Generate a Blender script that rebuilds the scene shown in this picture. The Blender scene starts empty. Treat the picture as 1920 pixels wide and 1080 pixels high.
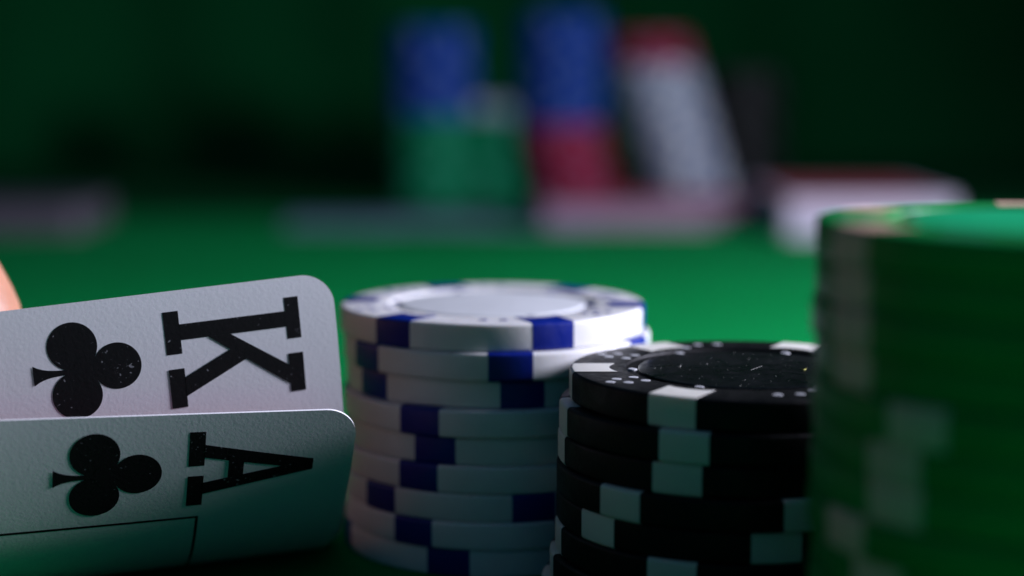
import bpy, bmesh, math, random
from math import sin, cos, pi, radians, sqrt, atan2, tan
from mathutils import Vector

random.seed(7)
S = 0.001                      # everything below is written in millimetres
scene = bpy.context.scene
C = scene.collection

# ------------------------------------------------------------------ camera
PITCH = 0.127
CAM_H = 59.98
cam_data = bpy.data.cameras.new('camera')
cam_data.sensor_width = 36.0
cam_data.lens = 60.0
cam_data.clip_start = 0.005
cam_data.clip_end = 20.0
cam = bpy.data.objects.new('camera', cam_data)
C.objects.link(cam)
cam.location = (0, 0, CAM_H * S)
cam.rotation_euler = (pi / 2 - PITCH, 0, 0)
cam_data.dof.use_dof = True
cam_data.dof.focus_distance = 0.187
cam_data.dof.aperture_fstop = 8.5
scene.camera = cam

# ------------------------------------------------------------------ world
w = bpy.data.worlds.new('World')
scene.world = w
w.use_nodes = True
bg = w.node_tree.nodes['Background']
bg.inputs[0].default_value = (0.14, 0.52, 1.0, 1)
bg.inputs[1].default_value = 0.078

# ------------------------------------------------------------------ lamps
def area_lamp(name, loc, target, size, power, color, shape='DISK'):
    ld = bpy.data.lights.new(name, 'AREA')
    ld.shape = shape
    ld.size = size
    ld.energy = power
    ld.color = color
    lo = bpy.data.objects.new(name, ld)
    C.objects.link(lo)
    lo.location = [c * S for c in loc]
    d = Vector(target) - Vector(loc)
    lo.rotation_euler = d.to_track_quat('-Z', 'Y').to_euler()
    return lo
area_lamp('key_lamp', (365, 236, 166), (-20, 240, 15), 0.10, 4.3, (0.89, 0.89, 1.10))

scene.view_settings.view_transform = 'Standard'
scene.view_settings.look = 'None'
scene.view_settings.exposure = 0
scene.view_settings.gamma = 1
scene.cycles.use_denoising = True
scene.cycles.max_bounces = 8
scene.cycles.sample_clamp_indirect = 4

# ------------------------------------------------------------------ materials
def new_mat(name):
    m = bpy.data.materials.new(name)
    m.use_nodes = True
    nt = m.node_tree
    return m, nt, nt.nodes['Principled BSDF']

def noise(nt, scale, detail=3, rough=0.6, coord='Object', distort=0.0):
    tc = nt.nodes.new('ShaderNodeTexCoord')
    n = nt.nodes.new('ShaderNodeTexNoise')
    n.inputs['Scale'].default_value = scale
    n.inputs['Detail'].default_value = detail
    n.inputs['Roughness'].default_value = rough
    n.inputs['Distortion'].default_value = distort
    nt.links.new(tc.outputs[coord], n.inputs['Vector'])
    return n

def ramp(nt, src, stops):
    r = nt.nodes.new('ShaderNodeValToRGB')
    el = r.color_ramp.elements
    while len(el) < len(stops):
        el.new(0.5)
    for e, (p, c) in zip(el, stops):
        e.position = p
        e.color = c if len(c) == 4 else (*c, 1)
    nt.links.new(src, r.inputs[0])
    return r

def bump(nt, b, src, strength, dist):
    bn = nt.nodes.new('ShaderNodeBump')
    bn.inputs['Strength'].default_value = strength
    bn.inputs['Distance'].default_value = dist
    nt.links.new(src, bn.inputs['Height'])
    nt.links.new(bn.outputs[0], b.inputs['Normal'])
    return bn

def plastic(name, col, rough=0.42, var=0.12, grain=0.25, sss=0.0, spec=0.5, scale=1400, grime=False):
    m, nt, b = new_mat(name)
    n = noise(nt, 130, 4, 0.65)
    lo = [c * (1 - var) for c in col]
    hi = [min(1, c * (1 + var * 0.5)) for c in col]
    r = ramp(nt, n.outputs['Fac'], [(0.3, lo), (0.7, hi)])
    if grime:
        gn = noise(nt, 520, 4, 0.7)
        gr = ramp(nt, gn.outputs['Fac'], [(0.66, (0, 0, 0)), (0.76, (1, 1, 1))])
        mx = nt.nodes.new('ShaderNodeMixRGB')
        mx.inputs[2].default_value = (0.34, 0.30, 0.25, 1)
        nt.links.new(gr.outputs[0], mx.inputs[0]); nt.links.new(r.outputs[0], mx.inputs[1])
        r = mx
    oi = nt.nodes.new('ShaderNodeObjectInfo')
    mr = nt.nodes.new('ShaderNodeMapRange')
    mr.inputs['To Min'].default_value = 0.88
    nt.links.new(oi.outputs['Random'], mr.inputs['Value'])
    hs = nt.nodes.new('ShaderNodeHueSaturation')
    nt.links.new(mr.outputs[0], hs.inputs['Value'])
    nt.links.new(r.outputs[0], hs.inputs['Color'])
    nt.links.new(hs.outputs[0], b.inputs['Base Color'])
    sc = noise(nt, 420, 5, 0.75)
    rr = nt.nodes.new('ShaderNodeMapRange')
    rr.inputs['From Min'].default_value = 0.35; rr.inputs['From Max'].default_value = 0.65
    rr.inputs['To Min'].default_value = rough - 0.08; rr.inputs['To Max'].default_value = rough + 0.14
    nt.links.new(sc.outputs['Fac'], rr.inputs['Value'])
    nt.links.new(rr.outputs[0], b.inputs['Roughness'])
    b.inputs['Specular IOR Level'].default_value = spec
    g = noise(nt, scale, 3, 0.7)
    bump(nt, b, g.outputs['Fac'], grain, 0.00012)
    if sss:
        b.inputs['Subsurface Weight'].default_value = sss
        b.inputs['Subsurface Radius'].default_value = (1.0, 0.8, 0.6)
        b.inputs['Subsurface Scale'].default_value = 0.0012
    return m

M = {}
M['white'] = plastic('white_plastic', (0.80, 0.79, 0.78), 0.38, 0.07, 0.12, 0.25, grime=True)
M['blue'] = plastic('blue_plastic', (0.0008, 0.013, 0.22), 0.36, 0.2, 0.15, spec=0.35)
M['black'] = plastic('black_plastic', (0.003, 0.003, 0.0035), 0.48, 0.3, 0.5, spec=0.2)
M['cream'] = plastic('cream_plastic', (0.78, 0.76, 0.68), 0.42, 0.06, 0.12, 0.25)
M['green'] = plastic('green_plastic', (0.0006, 0.25, 0.05), 0.42, 0.15, 0.2, spec=0.2)
M['red'] = plastic('red_plastic', (0.28, 0.014, 0.045), 0.85, 0.15, 0.2, spec=0.04)
M['bgblue'] = plastic('deep_blue_plastic', (0.002, 0.035, 0.26), 0.85, 0.15, 0.2, spec=0.04)
M['pip_white'] = plastic('pip_white', (0.52, 0.53, 0.55), 0.5)
M['beige'] = plastic('beige_plastic', (0.80, 0.50, 0.38), 0.45, 0.06, 0.12)
M['pale_blue'] = plastic('pale_blue_plastic', (0.10, 0.17, 0.40), 0.85, spec=0.04)
M['dimmed_white'] = plastic('dimmed_white_plastic', (0.26, 0.31, 0.42), 0.85, spec=0.04)  # white far chips, the weak light back there put into their colour
M['pale_red'] = plastic('pale_red_plastic', (0.34, 0.10, 0.17), 0.85, spec=0.04)
M['pale_green'] = plastic('pale_green_plastic', (0.04, 0.30, 0.17), 0.85, spec=0.04)
M['far_green'] = plastic('dull_green_plastic', (0.001, 0.17, 0.065), 0.85, spec=0.04)
M['grey'] = plastic('grey_plastic', (0.045, 0.05, 0.05), 0.85, spec=0.04)
M['inlay_black'] = plastic('black_inlay', (0.005, 0.006, 0.007), 0.3, 0.3, 0.08, spec=0.3)
M['inlay_white'] = plastic('white_inlay', (0.66, 0.68, 0.70), 0.45, 0.03, 0.05)
M['inlay_green'] = plastic('green_inlay', (0.0008, 0.42, 0.16), 0.42, 0.1, 0.05, spec=0.2)
M['dust'] = plastic('dust_fleck', (0.40, 0.40, 0.37), 0.8, 0.2, 0)
M['crumb'] = plastic('yellow_crumb', (0.72, 0.68, 0.16), 0.8, 0.2, 0)

def felt(name, col, var):
    m, nt, b = new_mat(name)
    n1 = noise(nt, 9, 4, 0.6)
    r = ramp(nt, n1.outputs['Fac'], [(0.25, [c * (1 - var) for c in col]), (0.75, [c * (1 + var) for c in col])])
    nt.links.new(r.outputs[0], b.inputs['Base Color'])
    b.inputs['Roughness'].default_value = 0.95
    b.inputs['Specular IOR Level'].default_value = 0.05
    g = noise(nt, 1600, 4, 0.8)
    bump(nt, b, g.outputs['Fac'], 0.6, 0.0004)
    return m
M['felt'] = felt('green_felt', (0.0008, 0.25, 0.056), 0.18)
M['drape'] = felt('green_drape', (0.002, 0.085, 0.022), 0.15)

def paper(name, col, grain):
    m, nt, b = new_mat(name)
    n1 = noise(nt, 60, 3, 0.6)
    r = ramp(nt, n1.outputs['Fac'], [(0.3, [c * 0.96 for c in col]), (0.7, col)])
    nt.links.new(r.outputs[0], b.inputs['Base Color'])
    b.inputs['Roughness'].default_value = 0.55
    b.inputs['Specular IOR Level'].default_value = 0.3
    g = noise(nt, 2500, 3, 0.5, distort=0.3)
    bump(nt, b, g.outputs['Fac'], grain, 0.0002)
    return m
M['card_face'] = paper('card_face', (0.80, 0.79, 0.82), 0.07)
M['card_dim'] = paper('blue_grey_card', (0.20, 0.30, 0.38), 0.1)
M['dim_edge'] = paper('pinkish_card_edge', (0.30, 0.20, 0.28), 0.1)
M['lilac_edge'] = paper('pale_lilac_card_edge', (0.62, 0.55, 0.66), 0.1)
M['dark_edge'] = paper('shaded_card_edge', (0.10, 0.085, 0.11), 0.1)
M['card_edge'] = paper('card_edge', (0.86, 0.85, 0.87), 0.1)

def ink():
    m, nt, b = new_mat('black_ink')
    n = noise(nt, 2300, 2, 0.5)
    n2 = noise(nt, 160, 2, 0.5)
    mx = nt.nodes.new('ShaderNodeMath'); mx.operation = 'MULTIPLY_ADD'
    mx.inputs[1].default_value = 0.35
    nt.links.new(n2.outputs['Fac'], mx.inputs[0])
    nt.links.new(n.outputs['Fac'], mx.inputs[2])
    r = ramp(nt, mx.outputs[0], [(0.0, (0.006, 0.006, 0.007)), (0.865, (0.007, 0.007, 0.008)), (0.93, (0.22, 0.22, 0.24))])
    nt.links.new(r.outputs[0], b.inputs['Base Color'])
    b.inputs['Roughness'].default_value = 0.6
    b.inputs['Specular IOR Level'].default_value = 0.15
    g = noise(nt, 1900, 3, 0.55, distort=0.4)
    bump(nt, b, g.outputs['Fac'], 0.12, 0.0002)
    return m
M['ink'] = ink()

def card_back():
    m, nt, b = new_mat('card_back_red')
    tc = nt.nodes.new('ShaderNodeTexCoord')
    ch = nt.nodes.new('ShaderNodeTexChecker')
    ch.inputs['Scale'].default_value = 420
    ch.inputs['Color1'].default_value = (0.50, 0.02, 0.05, 1)
    ch.inputs['Color2'].default_value = (0.62, 0.14, 0.18, 1)
    nt.links.new(tc.outputs['Object'], ch.inputs['Vector'])
    nt.links.new(ch.outputs['Color'], b.inputs['Base Color'])
    b.inputs['Roughness'].default_value = 0.5
    return m
M['card_back'] = card_back()

def skin_mat():
    m, nt, b = new_mat('skin')
    n = noise(nt, 120, 4, 0.6)
    r = ramp(nt, n.outputs['Fac'], [(0.3, (0.40, 0.17, 0.095)), (0.7, (0.56, 0.27, 0.17))])
    nt.links.new(r.outputs[0], b.inputs['Base Color'])
    b.inputs['Roughness'].default_value = 0.5
    b.inputs['Subsurface Weight'].default_value = 0.3
    b.inputs['Subsurface Radius'].default_value = (1.0, 0.35, 0.2)
    b.inputs['Subsurface Scale'].default_value = 0.002
    g = noise(nt, 900, 4, 0.7)
    bump(nt, b, g.outputs['Fac'], 0.35, 0.0003)
    return m
M['skin'] = skin_mat()
M['nail'] = plastic('fingernail', (0.70, 0.42, 0.34), 0.3, 0.05, 0)

# ------------------------------------------------------------------ helpers
def make_mesh(name, verts, faces, mats, smooth=True, sharp=35, idx=None):
    me = bpy.data.meshes.new(name)
    me.from_pydata([tuple(c * S for c in v) for v in verts], [], faces)
    bm = bmesh.new(); bm.from_mesh(me)
    bmesh.ops.recalc_face_normals(bm, faces=bm.faces)
    bm.to_mesh(me); bm.free()
    for m in mats:
        me.materials.append(m)
    if idx:
        me.polygons.foreach_set('material_index', idx)
    if smooth:
        me.polygons.foreach_set('use_smooth', [True] * len(me.polygons))
        me.set_sharp_from_angle(angle=radians(sharp))
    me.update()
    return me

def obj(name, me, parent=None, loc=(0, 0, 0), rotz=0.0):
    o = bpy.data.objects.new(name, me)
    C.objects.link(o)
    o.parent = parent
    o.location = [c * S for c in loc]
    o.rotation_euler = (0, 0, rotz)
    return o

def tag(o, label=None, cat=None, group=None, kind=None):
    if label: o['label'] = label
    if cat: o['category'] = cat
    if group: o['group'] = group
    if kind: o['kind'] = kind
    return o

def lathe(profile, seg=96):
    vs, fs = [], []
    rings = []
    for (r, z) in profile:
        if r < 1e-6:
            rings.append([len(vs)]); vs.append((0, 0, z))
        else:
            rings.append(list(range(len(vs), len(vs) + seg)))
            for i in range(seg):
                a = 2 * pi * i / seg
                vs.append((r * cos(a), r * sin(a), z))
    for a, b in zip(rings, rings[1:]):
        for i in range(seg):
            j = (i + 1) % seg
            if len(a) == 1:
                fs.append((a[0], b[i], b[j]))
            elif len(b) == 1:
                fs.append((a[i], a[j], b[0]))
            else:
                fs.append((a[i], a[j], b[j], b[i]))
    return vs, fs

# ------------------------------------------------------------------ the table and the cloth behind it
def sheet(name, fn, nu, nv, mat, kind):
    vs = [fn(i / nu, j / nv) for j in range(nv + 1) for i in range(nu + 1)]
    fs = [(j * (nu + 1) + i, j * (nu + 1) + i + 1, (j + 1) * (nu + 1) + i + 1, (j + 1) * (nu + 1) + i)
          for j in range(nv) for i in range(nu)]
    me = make_mesh(name, vs, fs, [mat], True, 80)
    return tag(obj(name, me), kind=kind)

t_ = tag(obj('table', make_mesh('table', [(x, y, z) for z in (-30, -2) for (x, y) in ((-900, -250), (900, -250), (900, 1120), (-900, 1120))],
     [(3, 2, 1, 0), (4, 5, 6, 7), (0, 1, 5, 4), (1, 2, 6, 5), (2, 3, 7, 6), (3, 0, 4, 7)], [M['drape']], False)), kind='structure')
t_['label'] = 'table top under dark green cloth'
mv = [(x, y, z) for z in (-1.996, 0) for (x, y) in ((-700, -200), (700, -200), (700, 716), (-700, 704))]
m_ = tag(obj('felt_mat', make_mesh('felt_mat', mv, [(3, 2, 1, 0), (4, 5, 6, 7), (0, 1, 5, 4), (1, 2, 6, 5), (2, 3, 7, 6), (3, 0, 4, 7)], [M['felt']], False)), kind='structure')
m_['label'] = 'bright green felt playing surface'

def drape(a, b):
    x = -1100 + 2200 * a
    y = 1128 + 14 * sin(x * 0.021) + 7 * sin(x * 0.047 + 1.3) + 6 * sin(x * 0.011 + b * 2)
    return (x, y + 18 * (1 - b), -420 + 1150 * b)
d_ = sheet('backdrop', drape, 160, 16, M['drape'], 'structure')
d_['label'] = 'dark green cloth hanging behind the table'

# ------------------------------------------------------------------ poker chips
R, T, BEV = 19.5, 3.378, 0.42
def prof_outer():
    b = BEV
    p = []
    for k in range(6):
        a = pi / 2 * k / 5
        p.append((R - b + b * sin(a), T - b + b * cos(a)))
    q = [(r, T - z) for (r, z) in reversed(p)]
    return p + q                      # from the top face over the rim to the bottom face
PO = prof_outer()
body_prof = [(0, T - 0.34), (13.1, T - 0.34), (13.2, T - 0.3), (13.3, T - 0.06), (13.5, T)] + PO + \
            [(13.5, 0.0), (13.3, 0.06), (13.2, 0.3), (0, 0.34)]
bv, bf = lathe(body_prof, 112)
iv, if_ = lathe([(0, T - 0.1), (11.5, T - 0.1), (11.75, T - 0.13), (11.85, T - 0.2), (11.85, T - 0.36)], 96)

def spot_mesh(name, mat, wd=5.3, lift=0.03, rin=14.6):
    n = 8
    vs, fs, grid = [], [], []
    path = [(None, T), ] + [(r, z) for (r, z) in PO] + [(None, 0.0)]
    for c in range(-1, n + 2):
        cc = min(max(c, 0), n)
        x = -wd / 2 + wd * cc / n
        skirt = c in (-1, n + 1)
        off = -0.05 if skirt else lift
        k = 2 * x / wd
        yin = rin + 0.75 * (1 - k * k) - 0.25
        col = []
        seq = [('s', T), ('i', T)] + PO + [('i', 0.0), ('s', 0.0)]
        for (r, z) in seq:
            if r in ('s', 'i'):
                o2 = -0.05 if r == 's' else off
                zz = z + o2 if z > T / 2 else z - o2
                y = yin
            else:
                # outward direction of the rim here
                nr = (r - (R - BEV)) / BEV
                nz = 0.0
                if z > T - BEV: nz = (z - (T - BEV)) / BEV
                elif z < BEV: nz = (z - BEV) / BEV
                rr = r + off * max(nr, 0.0)
                zz = z + off * nz
                y = sqrt(rr * rr - x * x)
            col.append(len(vs)); vs.append((x, y, zz))
        grid.append(col)
    for a, b in zip(grid, grid[1:]):
        for i in range(len(a) - 1):
            fs.append((a[i], b[i], b[i + 1], a[i + 1]))
    # spot points along +y here; turn it to +x
    vs = [(y, -x, z) for (x, y, z) in vs]
    return make_mesh(name, vs, fs, [mat], True, 40)

def pip_mesh(name, mat, r=0.55, h=0.05):
    n = 14
    vs = [(r * cos(2 * pi * i / n), r * sin(2 * pi * i / n), -0.05) for i in range(n)] + \
         [(r * cos(2 * pi * i / n), r * sin(2 * pi * i / n), h * 0.6) for i in range(n)] + \
         [(0.85 * r * cos(2 * pi * i / n), 0.85 * r * sin(2 * pi * i / n), h) for i in range(n)]
    fs = []
    for k in range(2):
        for i in range(n):
            j = (i + 1) % n
            fs.append((k * n + i, k * n + j, (k + 1) * n + j, (k + 1) * n + i))
    fs.append(tuple(range(2 * n, 3 * n)))
    return make_mesh(name, vs, fs, [mat], False)

def pip_sets():
    five = [(-1.15, -2.0), (1.15, -2.0), (-1.15, 0.2), (1.15, 0.2), (0, 1.7)]
    three = [(1.2, 0), (3.6, 0), (5.3, -1.6)]
    six = [(-1.5, -0.8), (0, -0.8), (1.5, -0.8), (-1.5, 0.8), (0, 0.8), (1.5, 0.8)]
    four = [(-1.2, -0.9), (1.2, -0.9), (-1.2, 0.9), (1.2, 0.9)]
    return [five, three, four, six, three, five]

KINDS = {
    'white': ('white', 'blue', 'inlay_white', 'blue'),
    'black': ('black', 'cream', 'inlay_black', 'pip_white'),
    'green': ('green', 'beige', 'inlay_green', 'pale_green'),
    'red':   ('red', 'pale_red', 'red', 'pale_red'),
    'blue':  ('bgblue', 'pale_blue', 'bgblue', 'pale_blue'),
    'pale': ('dimmed_white', 'white', 'dimmed_white', 'white'),
    'far green': ('far_green', 'pale_green', 'far_green', 'pale_green'),
    'dark': ('black', 'grey', 'black', 'grey'),
}
PROTO = {}
for k, (mb, ms, mi, mp) in KINDS.items():
    PROTO[k] = dict(body=make_mesh(k + '_chip_body', bv, bf, [M[mb]], True, 50),
                    inlay=make_mesh(k + '_chip_inlay', iv, if_, [M[mi]], True, 50),
                    spot=spot_mesh(k + '_chip_spot', M[ms]),
                    pip=pip_mesh(k + '_chip_pip', M[mp]),
                    dot=pip_mesh(k + '_chip_dot', M[mp], 0.55, 0.22))

def chip(kind, x, y, z, rot, label, group, pips=False, tilt=(0, 0), pip_shift=0):
    """One chip: Empty at the middle of its underside, with body, six edge spots, inlay (and dice pips) as parts."""
    e = bpy.data.objects.new('poker_chip', None)
    e.empty_display_size = 0.01
    C.objects.link(e)
    e.location = (x * S, y * S, z * S)
    e.rotation_euler = (tilt[0], tilt[1], rot)
    tag(e, label, 'poker chip', group)
    p = PROTO[kind]
    obj('chip_body', p['body'], e)
    for k in range(6):
        obj('edge_spot', p['spot'], e, rotz=k * pi / 3)
    obj('center_inlay', p['inlay'], e)
    if pips:
        sets = pip_sets()
        for k in range(6):
            a = k * pi / 3 + pi / 6
            for (tx, rr) in sets[(k + pip_shift) % 6]:
                r = 16.2 + rr
                aa = a + tx / r
                obj('dice_pip', p['pip'], e, (r * cos(aa), r * sin(aa), T))
            a = k * pi / 3
            obj('ring_dot', p['dot'], e, (12.5 * cos(a), 12.5 * sin(a), T - 0.34))
    return e

def ang_for_px(px, X0, Y0, z):
    """angle on a chip rim whose point is seen at this column of the photograph"""
    best = None
    for i in range(1800):
        a = pi + pi * i / 1800        # front half
        X = X0 + R * cos(a); Y = Y0 + R * sin(a)
        d = Y * cos(PITCH) - (z - CAM_H) * sin(PITCH)
        q = abs(960 + 3200 * X / d - px)
        if best is None or q < best[0]:
            best = (q, a)
    return best[1]

ORD = ['topmost', 'second from top', 'third from top', 'fourth from top', 'fifth from top', 'sixth from top', 'seventh from top',
       'eighth from top', 'ninth from top', 'tenth from top', 'eleventh from top', 'twelfth from top', 'thirteenth from top', 'lowest']
G = 0.006    # air between stacked chips
def zlev(n, i):               # i = 0 top chip of n
    return (n - 1 - i) * (T + G) + 0.01

# white stack: centre and the photograph column of one edge spot, top to bottom
W = [(-2.5, 217.2, 735), (-1.9, 216.4, 958), (-1.75, 217.2, 980), (-2.0, 216.0, 785), (-1.8, 216.5, 815), (-2.0, 216.2, 783),
     (-2.1, 216.2, 712), (-2.0, 216.0, 773), (-2.1, 216.4, 840)]
for i, (x, y, px) in enumerate(W):
    z = zlev(len(W), i)
    ct = chip('white', x, y, z, ang_for_px(px, x, y, z),
         'white chip with blue edge spots, %s of the white stack' % ORD[i] if i < 8 else
         'white chip with blue edge spots, lowest of the white stack, standing on the felt',
         'white chips stacked beside the cards', pips=(i == 0), pip_shift=1)

# black stack
B = [(25.94, 187.7, 1240), (24.8, 187.2, 1281), (24.7, 187.6, 1268), (24.5, 187.0, 1160), (24.5, 187.6, 1118), (24.4, 187.3, 1258),
     (23.8, 187.2, 1225), (22.9, 187.5, 1180)]
for i, (x, y, px) in enumerate(B):
    z = zlev(len(B), i)
    e = chip('black', x, y, z, ang_for_px(px, x, y, z) if i else pi,
         ('black chip with white edge spots and dust on its inlay, topmost of the black stack' if i == 0 else
          'black chip with white edge spots, %s of the black stack' % (ORD[i] if i < 7 else 'lowest')),
         'black chips stacked between white and green stacks', pips=(i == 0), pip_shift=0)
    if i == 0:
        # dust on the inlay: flecks nobody could count, one hair and one yellow crumb
        vs, fs = [], []
        rnd = random.Random(3)
        for k in range(120):
            rr = 11.2 * sqrt(rnd.random()); a = rnd.random() * 2 * pi
            s = rnd.choice([0.025, 0.03, 0.04, 0.04, 0.05, 0.08])
            px_, py_ = rr * cos(a), rr * sin(a)
            b0 = len(vs)
            for q in range(4):
                aa = a + q * pi / 2 + rnd.uniform(-.4, .4)
                vs.append((px_ + s * cos(aa) * rnd.uniform(.5, 1.2), py_ + s * sin(aa) * rnd.uniform(.5, 1.2), T - 0.1))
            vs.append((px_, py_, T - 0.1 + s * 0.8))
            for q in range(4):
                fs.append((b0 + q, b0 + (q + 1) % 4, b0 + 4))
        d = obj('dust', make_mesh('dust', vs, fs, [M['dust']], False), e); d['kind'] = 'stuff'
        # local axes: chip is turned by pi, so local = -(world offset)
        def hair(name, pts, wdt, mat):
            vs, fs = [], []
            for (hx, hy) in pts:
                vs += [(-hx, -hy - wdt, T - 0.1), (-hx, -hy + wdt, T - 0.1), (-hx, -hy, T - 0.1 + wdt * 1.6)]
            for k in range(len(pts) - 1):
                for q in range(3):
                    fs.append((3 * k + q, 3 * k + (q + 1) % 3, 3 * k + 3 + (q + 1) % 3, 3 * k + 3 + q))
            return obj(name, make_mesh(name, vs, fs, [mat], False), e)
        hair('hair', [(0.6, -1.0), (1.6, 0.6), (2.2, 1.5)], 0.010, M['dust'])
        hair('crumb', [(6.2, -0.6), (6.45, -1.0), (6.7, -0.9), (6.85, -0.2)], 0.07, M['crumb'])
        hair('crumb', [(-7.25, 1.6), (-7.1, 0.9), (-6.95, 1.6)], 0.04, M['dust'])

# green stack, close to the lens at the right
GX, GY = 45.7, 145.0
GS = [(0, 0, 1588), (0.1, 0.1, 1592), (-0.2, 0, 1590), (0.2, 0.2, 1594), (-0.1, -0.1, 1715), (0.1, 0, 1672), (0, 0.2, 1674), (-0.2, 0, 1580),
      (0.2, 0.1, 1640), (0, 0, 1600), (0.1, 0, 1700), (0, 0, 1580), (-0.2, 0, 1650), (0, 0, 1600)]
for i, (dx, dy, px) in enumerate(GS):
    z = zlev(14, i)
    chip('green', GX + dx, GY + dy, z, ang_for_px(px, GX + dx, GY + dy, z),
         'green chip with pale edge spots, %s of the tall blurred stack at right' % ORD[i],
         'green chips in the tall stack at the right', pips=(i == 0), pip_shift=3)

# added green stack, unseen past the right edge, to shade the lower black chips
for i in range(13):
    chip('green', 92 + random.uniform(-.3, .3), 178 + random.uniform(-.3, .3), zlev(13, i), random.uniform(0, pi / 3),
         'green chip in the unseen stack added for shade past the right edge, right of the tall green stack', 'green chips in the unseen stack added past the right edge')

# stacks far behind, out of focus
def far_stack(spec, x, y, place, shear=lambda i, n: 0.0, jit=0.5):
    n = sum(c for _, c in spec)
    i = 0
    rnd = random.Random(int(x * 10))
    for kind, cnt in spec:                       # bottom first
        for k in range(cnt):
            z = i * (T + G) + 0.01 - 2
            word = {'far green': 'green', 'dark': 'black', 'pale': 'dimmed white'}.get(kind, kind)
            cap = {0: 'lowest ', n - 1: 'topmost '}.get(i, '')
            chip(kind, x + shear(i, n) + rnd.uniform(-jit, jit), y + rnd.uniform(-jit, jit), z, rnd.uniform(0, pi / 3),
                 'blurred %s%s chip in %s' % (cap, word, place), '%s chips in %s' % (word, place))
            i += 1
far_stack([('far green', 12), ('blue', 12)], -37, 800, 'the far stack of blue over green')
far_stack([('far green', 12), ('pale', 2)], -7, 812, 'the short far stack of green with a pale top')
far_stack([('red', 11), ('blue', 15)], 23, 795, 'the far stack of blue over red', lambda i, n: max(0, 8 - i) * 0.9)
far_stack([('pale', 19), ('red', 4)], 85, 800, 'the far leaning stack of dimmed white capped with red', lambda i, n: -1.02 * i, 0.3)
far_stack([('dark', 18)], 112, 838, 'the dim far stack behind the leaning one', lambda i, n: 0, 0.4)

# ------------------------------------------------------------------ playing cards
CL, CW, CT, CR = 88.0, 63.0, 0.27, 3.6

class BentCard:
    """u runs leftwards along the long edge from the short top edge, s runs down the face from the lifted edge."""
    def __init__(self, corner, yaw, eps, phi0, k1, s1, zoff, phi0_far=None):
        self.c = Vector(corner)
        t = Vector((cos(yaw), sin(yaw), 0))             # rightwards along the card
        self.t = t
        self.away = Vector((-sin(yaw), cos(yaw), 0))
        self.eps = eps
        self.eu = -t * cos(eps) - Vector((0, 0, 1)) * sin(eps)
        self.d0 = Vector((0, 0, -1)) * cos(eps) + t * sin(eps)
        self.phi0, self.k1, self.s1, self.zoff = phi0, k1, s1, zoff
        self.pf = phi0 if phi0_far is None else phi0_far
    def P(self, u, s):
        f0 = self.phi0 + (self.pf - self.phi0) * min(1, u / 50.0)
        k1 = self.k1
        ztop = self.c.z - u * sin(self.eps) - self.zoff
        f1 = f0 + k1 * self.s1
        A1 = (sin(f1) - sin(f0)) / k1
        B1 = (cos(f0) - cos(f1)) / k1
        k2 = (1 - sin(f1)) / (ztop / cos(self.eps) - A1)
        s2 = self.s1 + (pi / 2 - f1) / k2
        if s < self.s1:
            f = f0 + k1 * s
            A, B = (sin(f) - sin(f0)) / k1, (cos(f0) - cos(f)) / k1
        elif s < s2:
            f = f1 + k2 * (s - self.s1)
            A, B = A1 + (sin(f) - sin(f1)) / k2, B1 + (cos(f1) - cos(f)) / k2
        else:
            A, B = A1 + (1 - sin(f1)) / k2, B1 + cos(f1) / k2 + (s - s2)
        return self.c + self.eu * u + self.d0 * A + self.away * B
    def N(self, u, s):
        h = 0.05
        du = self.P(u + h, s) - self.P(u - h, s)
        ds = self.P(u, s + h) - self.P(u, s - h)
        n = du.cross(ds).normalized()
        if n.dot(-self.away + Vector((0, 0, -0.3))) < 0: n = -n
        return n

class FlatCard:
    def P(self, u, s): return Vector((u - CL / 2, s - CW / 2, 0))
    def N(self, u, s): return Vector((0, 0, 1))

def corner_inset(u):
    m = min(u, CL - u)
    if m >= CR: return 0.0
    return CR - sqrt(max(0, CR * CR - (CR - m) ** 2))

def card_sheet(cd, nu=60, ns=56):
    us = []
    k = 10
    for i in range(k): us.append(CR * (1 - cos(pi / 2 * i / k)))
    for i in range(nu + 1): us.append(CR + (CL - 2 * CR) * i / nu)
    for i in range(k - 1, -1, -1): us.append(CL - CR * (1 - cos(pi / 2 * i / k)))
    vs, fs, mi = [], [], []
    n_ = len(us); m_ = ns + 1
    F = [[0] * m_ for _ in us]; Bk = [[0] * m_ for _ in us]
    for a, u in enumerate(us):
        s0 = corner_inset(u)
        if u < 0.001 or u > CL - 0.001: s0 = CR
        for j in range(m_):
            s = s0 + (CW - 2 * s0) * j / ns
            p = cd.P(u, s); n = cd.N(max(u, 0.1), min(max(s, 0.1), CW - 0.1))
            F[a][j] = len(vs); vs.append(tuple(p))
            Bk[a][j] = len(vs); vs.append(tuple(p - n * CT))
    for a in range(n_ - 1):
        for j in range(ns):
            fs.append((F[a][j], F[a + 1][j], F[a + 1][j + 1], F[a][j + 1])); mi.append(0)
            fs.append((Bk[a][j], Bk[a][j + 1], Bk[a + 1][j + 1], Bk[a + 1][j])); mi.append(2 if 3 < us[a] < CL - 4 and 3 <= CW * j / ns < CW - 4 else 1)
        for j in (0, ns):
            fs.append((F[a][j], F[a + 1][j], Bk[a + 1][j], Bk[a][j])); mi.append(1)
    for a in (0, n_ - 1):
        for j in range(ns):
            fs.append((F[a][j], F[a][j + 1], Bk[a][j + 1], Bk[a][j])); mi.append(1)
    return vs, fs, mi

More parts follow.
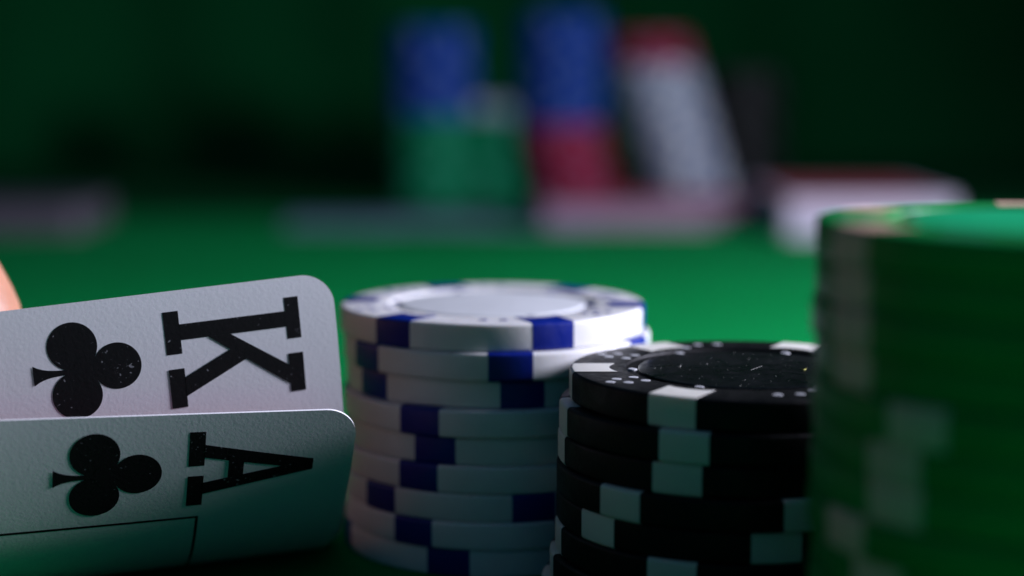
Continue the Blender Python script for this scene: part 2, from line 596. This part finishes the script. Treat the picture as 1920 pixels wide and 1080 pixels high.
def decal(name, polys, cd, parent, mat, base=0.02):
    """Flat print: polygons in (u, s) millimetres laid on the card's face, cut fine enough to follow the bend."""
    vs, fs = [], []
    for k, poly in enumerate(polys):
        bm = bmesh.new()
        f = bm.faces.new([bm.verts.new((p[0], p[1], 0)) for p in poly])
        bmesh.ops.triangulate(bm, faces=[f])
        umin, umax = min(p[0] for p in poly), max(p[0] for p in poly)
        smin, smax = min(p[1] for p in poly), max(p[1] for p in poly)
        q = math.ceil(smin / 0.8) * 0.8
        while q < smax:
            bmesh.ops.bisect_plane(bm, geom=bm.verts[:] + bm.edges[:] + bm.faces[:], plane_co=(0, q, 0), plane_no=(0, 1, 0)); q += 0.8
        q = math.ceil(umin / 2.5) * 2.5
        while q < umax:
            bmesh.ops.bisect_plane(bm, geom=bm.verts[:] + bm.edges[:] + bm.faces[:], plane_co=(q, 0, 0), plane_no=(1, 0, 0)); q += 2.5
        bm.verts.index_update()
        b0 = len(vs)
        off = base + 0.006 * k
        for v in bm.verts:
            u, s = v.co.x, v.co.y
            vs.append(tuple(cd.P(u, s) + cd.N(u, s) * off))
        for f in bm.faces:
            fs.append(tuple(b0 + v.index for v in f.verts))
        bm.free()
    me = make_mesh(name, vs, fs, [mat], True, 60)
    return obj(name, me, parent)

def bar(p, q, wd):
    dx, dy = q[0] - p[0], q[1] - p[1]
    l = sqrt(dx * dx + dy * dy); nx, ny = -dy / l * wd / 2, dx / l * wd / 2
    return [(p[0] + nx, p[1] + ny), (q[0] + nx, q[1] + ny), (q[0] - nx, q[1] - ny), (p[0] - nx, p[1] - ny)]
def rect(x0, y0, x1, y1): return [(x0, y0), (x1, y0), (x1, y1), (x0, y1)]
def disc(x, y, r, n=44): return [(x + r * cos(2 * pi * i / n), y + r * sin(2 * pi * i / n)) for i in range(n)]

# letter coordinates: lx to the letter's right, ly up
LET_K = [rect(0, 13.5, 4.5, 15.1), rect(0, 0, 4.6, 1.7), rect(1.45, 1.7, 3.15, 13.5),
         rect(6.1, 13.4, 10.4, 15.1), rect(6.2, 0, 10.5, 1.75),
         [(3.15, 4.7), (3.15, 7.2), (7.3, 13.4), (9.5, 13.4)],
         [(4.75, 7.1), (5.95, 8.9), (9.3, 1.75), (7.2, 1.75)]]
LET_A = [rect(0, 0, 4.5, 1.75), rect(5.9, 0, 10.3, 1.75),
         [(1.7, 1.75), (3.4, 1.75), (5.95, 13.9), (4.35, 13.9)],
         [(8.6, 1.75), (6.9, 1.75), (4.6, 13.2), (5.95, 13.9)],
         rect(2.7, 4.4, 7.6, 6.1)]
def club():
    P = [disc(0, 8.95, 2.62), disc(-2.75, 4.4, 2.68), disc(2.75, 4.4, 2.68), disc(0, 5.9, 1.6, 24)]
    st = []
    for i in range(13):
        t = i / 12
        st.append((-(0.27 + 0.85 * (1 - t) ** 5), 6.0 * t))
    st += [(-x, y) for (x, y) in reversed(st)]
    P.append(st)
    return P
def place(polys, u_bottom, v_left):
    return [[(u_bottom - ly, v_left + lx) for (lx, ly) in p] for p in polys]

def frame_polys(u0, v0, wd=0.32):
    u1, v1 = CL - u0, CW - v0
    return [rect(u0, v0, u1, v0 + wd), rect(u0, v0 + wd, u0 + wd, v1), rect(u1 - wd, v0 + wd, u1, v1), rect(u0, v1, u1, v1 + wd)]

def build_card(cd, letter, ub_letter, ub_club, vc, vl, label, frame, kx=1.0):
    e = bpy.data.objects.new('playing_card', None)
    e.empty_display_size = 0.01
    C.objects.link(e)
    base = cd.P(CL / 2, CW)
    e.location = (base.x * S, base.y * S, 0)
    tag(e, label, 'playing card')
    inv = Vector((-base.x, -base.y, 0))
    class Shift:
        def P(self, u, s): return cd.P(u, s) + inv
        def N(self, u, s): return cd.N(u, s)
    sh = Shift()
    vs, fs, mi = card_sheet(sh)
    obj('card_stock', make_mesh('card_stock', vs, fs, [M['card_face'], M['card_edge'], M['card_back']], True, 50, mi), e)
    decal('index_letter', place([[(lx * kx, ly) for (lx, ly) in p] for p in letter], ub_letter, vl), sh, e, M['ink'])
    decal('club_pip', place(club(), ub_club, vc), sh, e, M['ink'])
    if frame:
        decal('frame_line', frame_polys(*frame), sh, e, M['ink'], 0.015)
    return e

YAW = math.atan(0.30)
ace = BentCard((-17.0, 186.0, 22.7), YAW, -0.025, radians(22), radians(1.2), 14.5, 0.02, radians(8))
king = BentCard((-20.5, 192.0, 37.3), YAW, 0.085, radians(-4), radians(0.9), 20.0, 0.42, radians(-4))
build_card(ace, LET_A, 18.4, 32.8, 7.35, 2.2, 'ace of clubs with a teal shaded face, bent up in front of the king', (16.9, 14.3))
build_card(king, LET_K, 19.2, 33.6, 7.5, 2.25, 'king of clubs bent up higher, standing behind the ace', (17.3, 14.5), 1.05)

# ------------------------------------------------------------------ card decks and loose cards far behind
def deck(x, y, rot, n, label, edge='card_edge', back='card_back', cat='card deck'):
    e = bpy.data.objects.new('card_deck', None)
    e.empty_display_size = 0.01
    C.objects.link(e)
    e.location = (x * S, y * S, 0); e.rotation_euler = (0, 0, rot)
    tag(e, label, cat)
    rnd = random.Random(n)
    out = []
    def outline(dx, dy):
        o = []
        for (sx, sy, a0) in ((1, 1, 0), (-1, 1, pi / 2), (-1, -1, pi), (1, -1, 3 * pi / 2)):
            for k in range(6):
                a = a0 + pi / 2 * k / 5
                o.append((sx * (CL / 2 - CR) + CR * cos(a) + dx, sy * (CW / 2 - CR) + CR * sin(a) + dy))
        return o
    vs, fs = [], []
    for i in range(n):
        o = outline(rnd.uniform(-.35, .35), rnd.uniform(-.35, .35))
        b0 = len(vs); m = len(o)
        z0, z1 = i * 0.305 + 0.01, i * 0.305 + 0.295
        vs += [(p[0], p[1], z0) for p in o] + [(p[0], p[1], z1) for p in o]
        fs.append(tuple(range(b0 + m - 1, b0 - 1, -1))); fs.append(tuple(range(b0 + m, b0 + 2 * m)))
        for k in range(m):
            fs.append((b0 + k, b0 + (k + 1) % m, b0 + m + (k + 1) % m, b0 + m + k))
    st = obj('stacked_cards', make_mesh('stacked_cards', vs, fs, [M[edge]], False), e); st['kind'] = 'stuff'
    o = outline(0.1, -0.1); m = len(o); z = n * 0.305
    vs = [(p[0], p[1], z + 0.01) for p in o] + [(p[0], p[1], z + 0.29) for p in o]
    fs = [tuple(range(m - 1, -1, -1)), tuple(range(m, 2 * m))] + [(k, (k + 1) % m, m + (k + 1) % m, m + k) for k in range(m)]
    obj('top_card', make_mesh('top_card', vs, fs, [M[edge]], False), e)
    ins = 0.92
    vs = [(p[0] * ins, p[1] * 0.89, z + 0.30) for p in o]
    obj('back_print', make_mesh('back_print', vs, [tuple(range(m))], [M[back]], False), e)
    return e
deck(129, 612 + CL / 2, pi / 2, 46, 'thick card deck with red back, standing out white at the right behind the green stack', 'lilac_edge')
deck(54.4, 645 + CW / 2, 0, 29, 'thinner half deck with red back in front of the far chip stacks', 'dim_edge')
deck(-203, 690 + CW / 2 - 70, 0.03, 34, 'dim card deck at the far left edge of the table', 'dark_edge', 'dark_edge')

def loose(x, y, rot, z, label):
    e = bpy.data.objects.new('playing_card', None)
    C.objects.link(e); e.empty_display_size = 0.01
    e.location = (x * S, y * S, z * S); e.rotation_euler = (0, 0, rot)
    tag(e, label, 'playing card')
    vs, fs, mi = card_sheet(FlatCard(), 4, 4)
    vs = [(a, b, c + CT) for (a, b, c) in vs]
    obj('card_stock', make_mesh('loose_card', vs, fs, [M['card_dim'], M['card_dim'], M['card_back']], False, 50, mi), e)
    return e
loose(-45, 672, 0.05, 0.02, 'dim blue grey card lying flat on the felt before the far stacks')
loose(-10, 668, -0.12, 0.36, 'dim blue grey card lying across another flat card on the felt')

# ------------------------------------------------------------------ the hand behind the king
def skin_body(name, chains, parent=None):
    """chains: list of (start_vertex_or_None, [(x,y,z,r)...]); one continuous skinned surface"""
    vs, es, rs = [], [], []
    for start, pts in chains:
        prev = start
        for (x, y, z, r) in pts:
            vs.append((x * S, y * S, z * S)); rs.append(r * S)
            if prev is not None: es.append((prev, len(vs) - 1))
            prev = len(vs) - 1
    me = bpy.data.meshes.new(name)
    me.from_pydata(vs, es, [])
    o = bpy.data.objects.new(name, me)
    C.objects.link(o)
    sk = o.modifiers.new('skin', 'SKIN')
    sk.use_smooth_shade = True
    for i, v in enumerate(me.skin_vertices[0].data):
        v.radius = (rs[i], rs[i]); v.use_root = (i == 0)
    sub = o.modifiers.new('sub', 'SUBSURF'); sub.levels = 2; sub.render_levels = 2
    dg = bpy.context.evaluated_depsgraph_get()
    nm = bpy.data.meshes.new_from_object(o.evaluated_get(dg))
    nm.name = name
    bpy.data.objects.remove(o)
    nm.materials.clear(); nm.materials.append(M['skin'])
    return nm

chains = [
    (None, [(-330, 120, 40, 27), (-260, 145, 50, 25), (-205, 165, 56, 21), (-180, 174, 57, 20)]),   # 0-3 forearm, wrist
    (3, [(-158, 183, 58, 20), (-138, 195, 59, 17)]),                                               # 4-5 palm
    (5, [(-118, 200, 66, 10.5), (-93, 202, 64, 9.2), (-78, 202, 51, 8.4), (-66.9, 201.5, 33, 7.6), (-61.1, 201, 24.5, 6.4)]),   # index
    (5, [(-124, 214, 62, 10.5), (-107, 220, 59, 9.0), (-95, 222, 43, 8.2), (-89, 221, 27, 7.2), (-87, 220, 20, 6)]),
    (5, [(-130, 226, 58, 10), (-115, 236, 53, 8.8), (-103, 239, 37, 7.8), (-98, 238, 22, 7.0), (-97, 237, 17, 5.8)]),
    (4, [(-148, 224, 53, 9.5), (-130, 242, 47, 8.0), (-118, 250, 34, 7.0), (-113, 250, 22, 6.2), (-112, 249, 17, 5.2)]),
    (4, [(-138, 172, 49, 12.5), (-114, 161, 40, 10.5), (-94, 158, 31, 9.2), (-78, 161, 24, 7.6), (-73, 162, 22.5, 6)]),     # thumb on the ace
]
hm = skin_body('hand', chains)
h = obj('hand', hm)
tag(h, 'bare hand at the left edge, fingertip behind the king of clubs', 'hand')
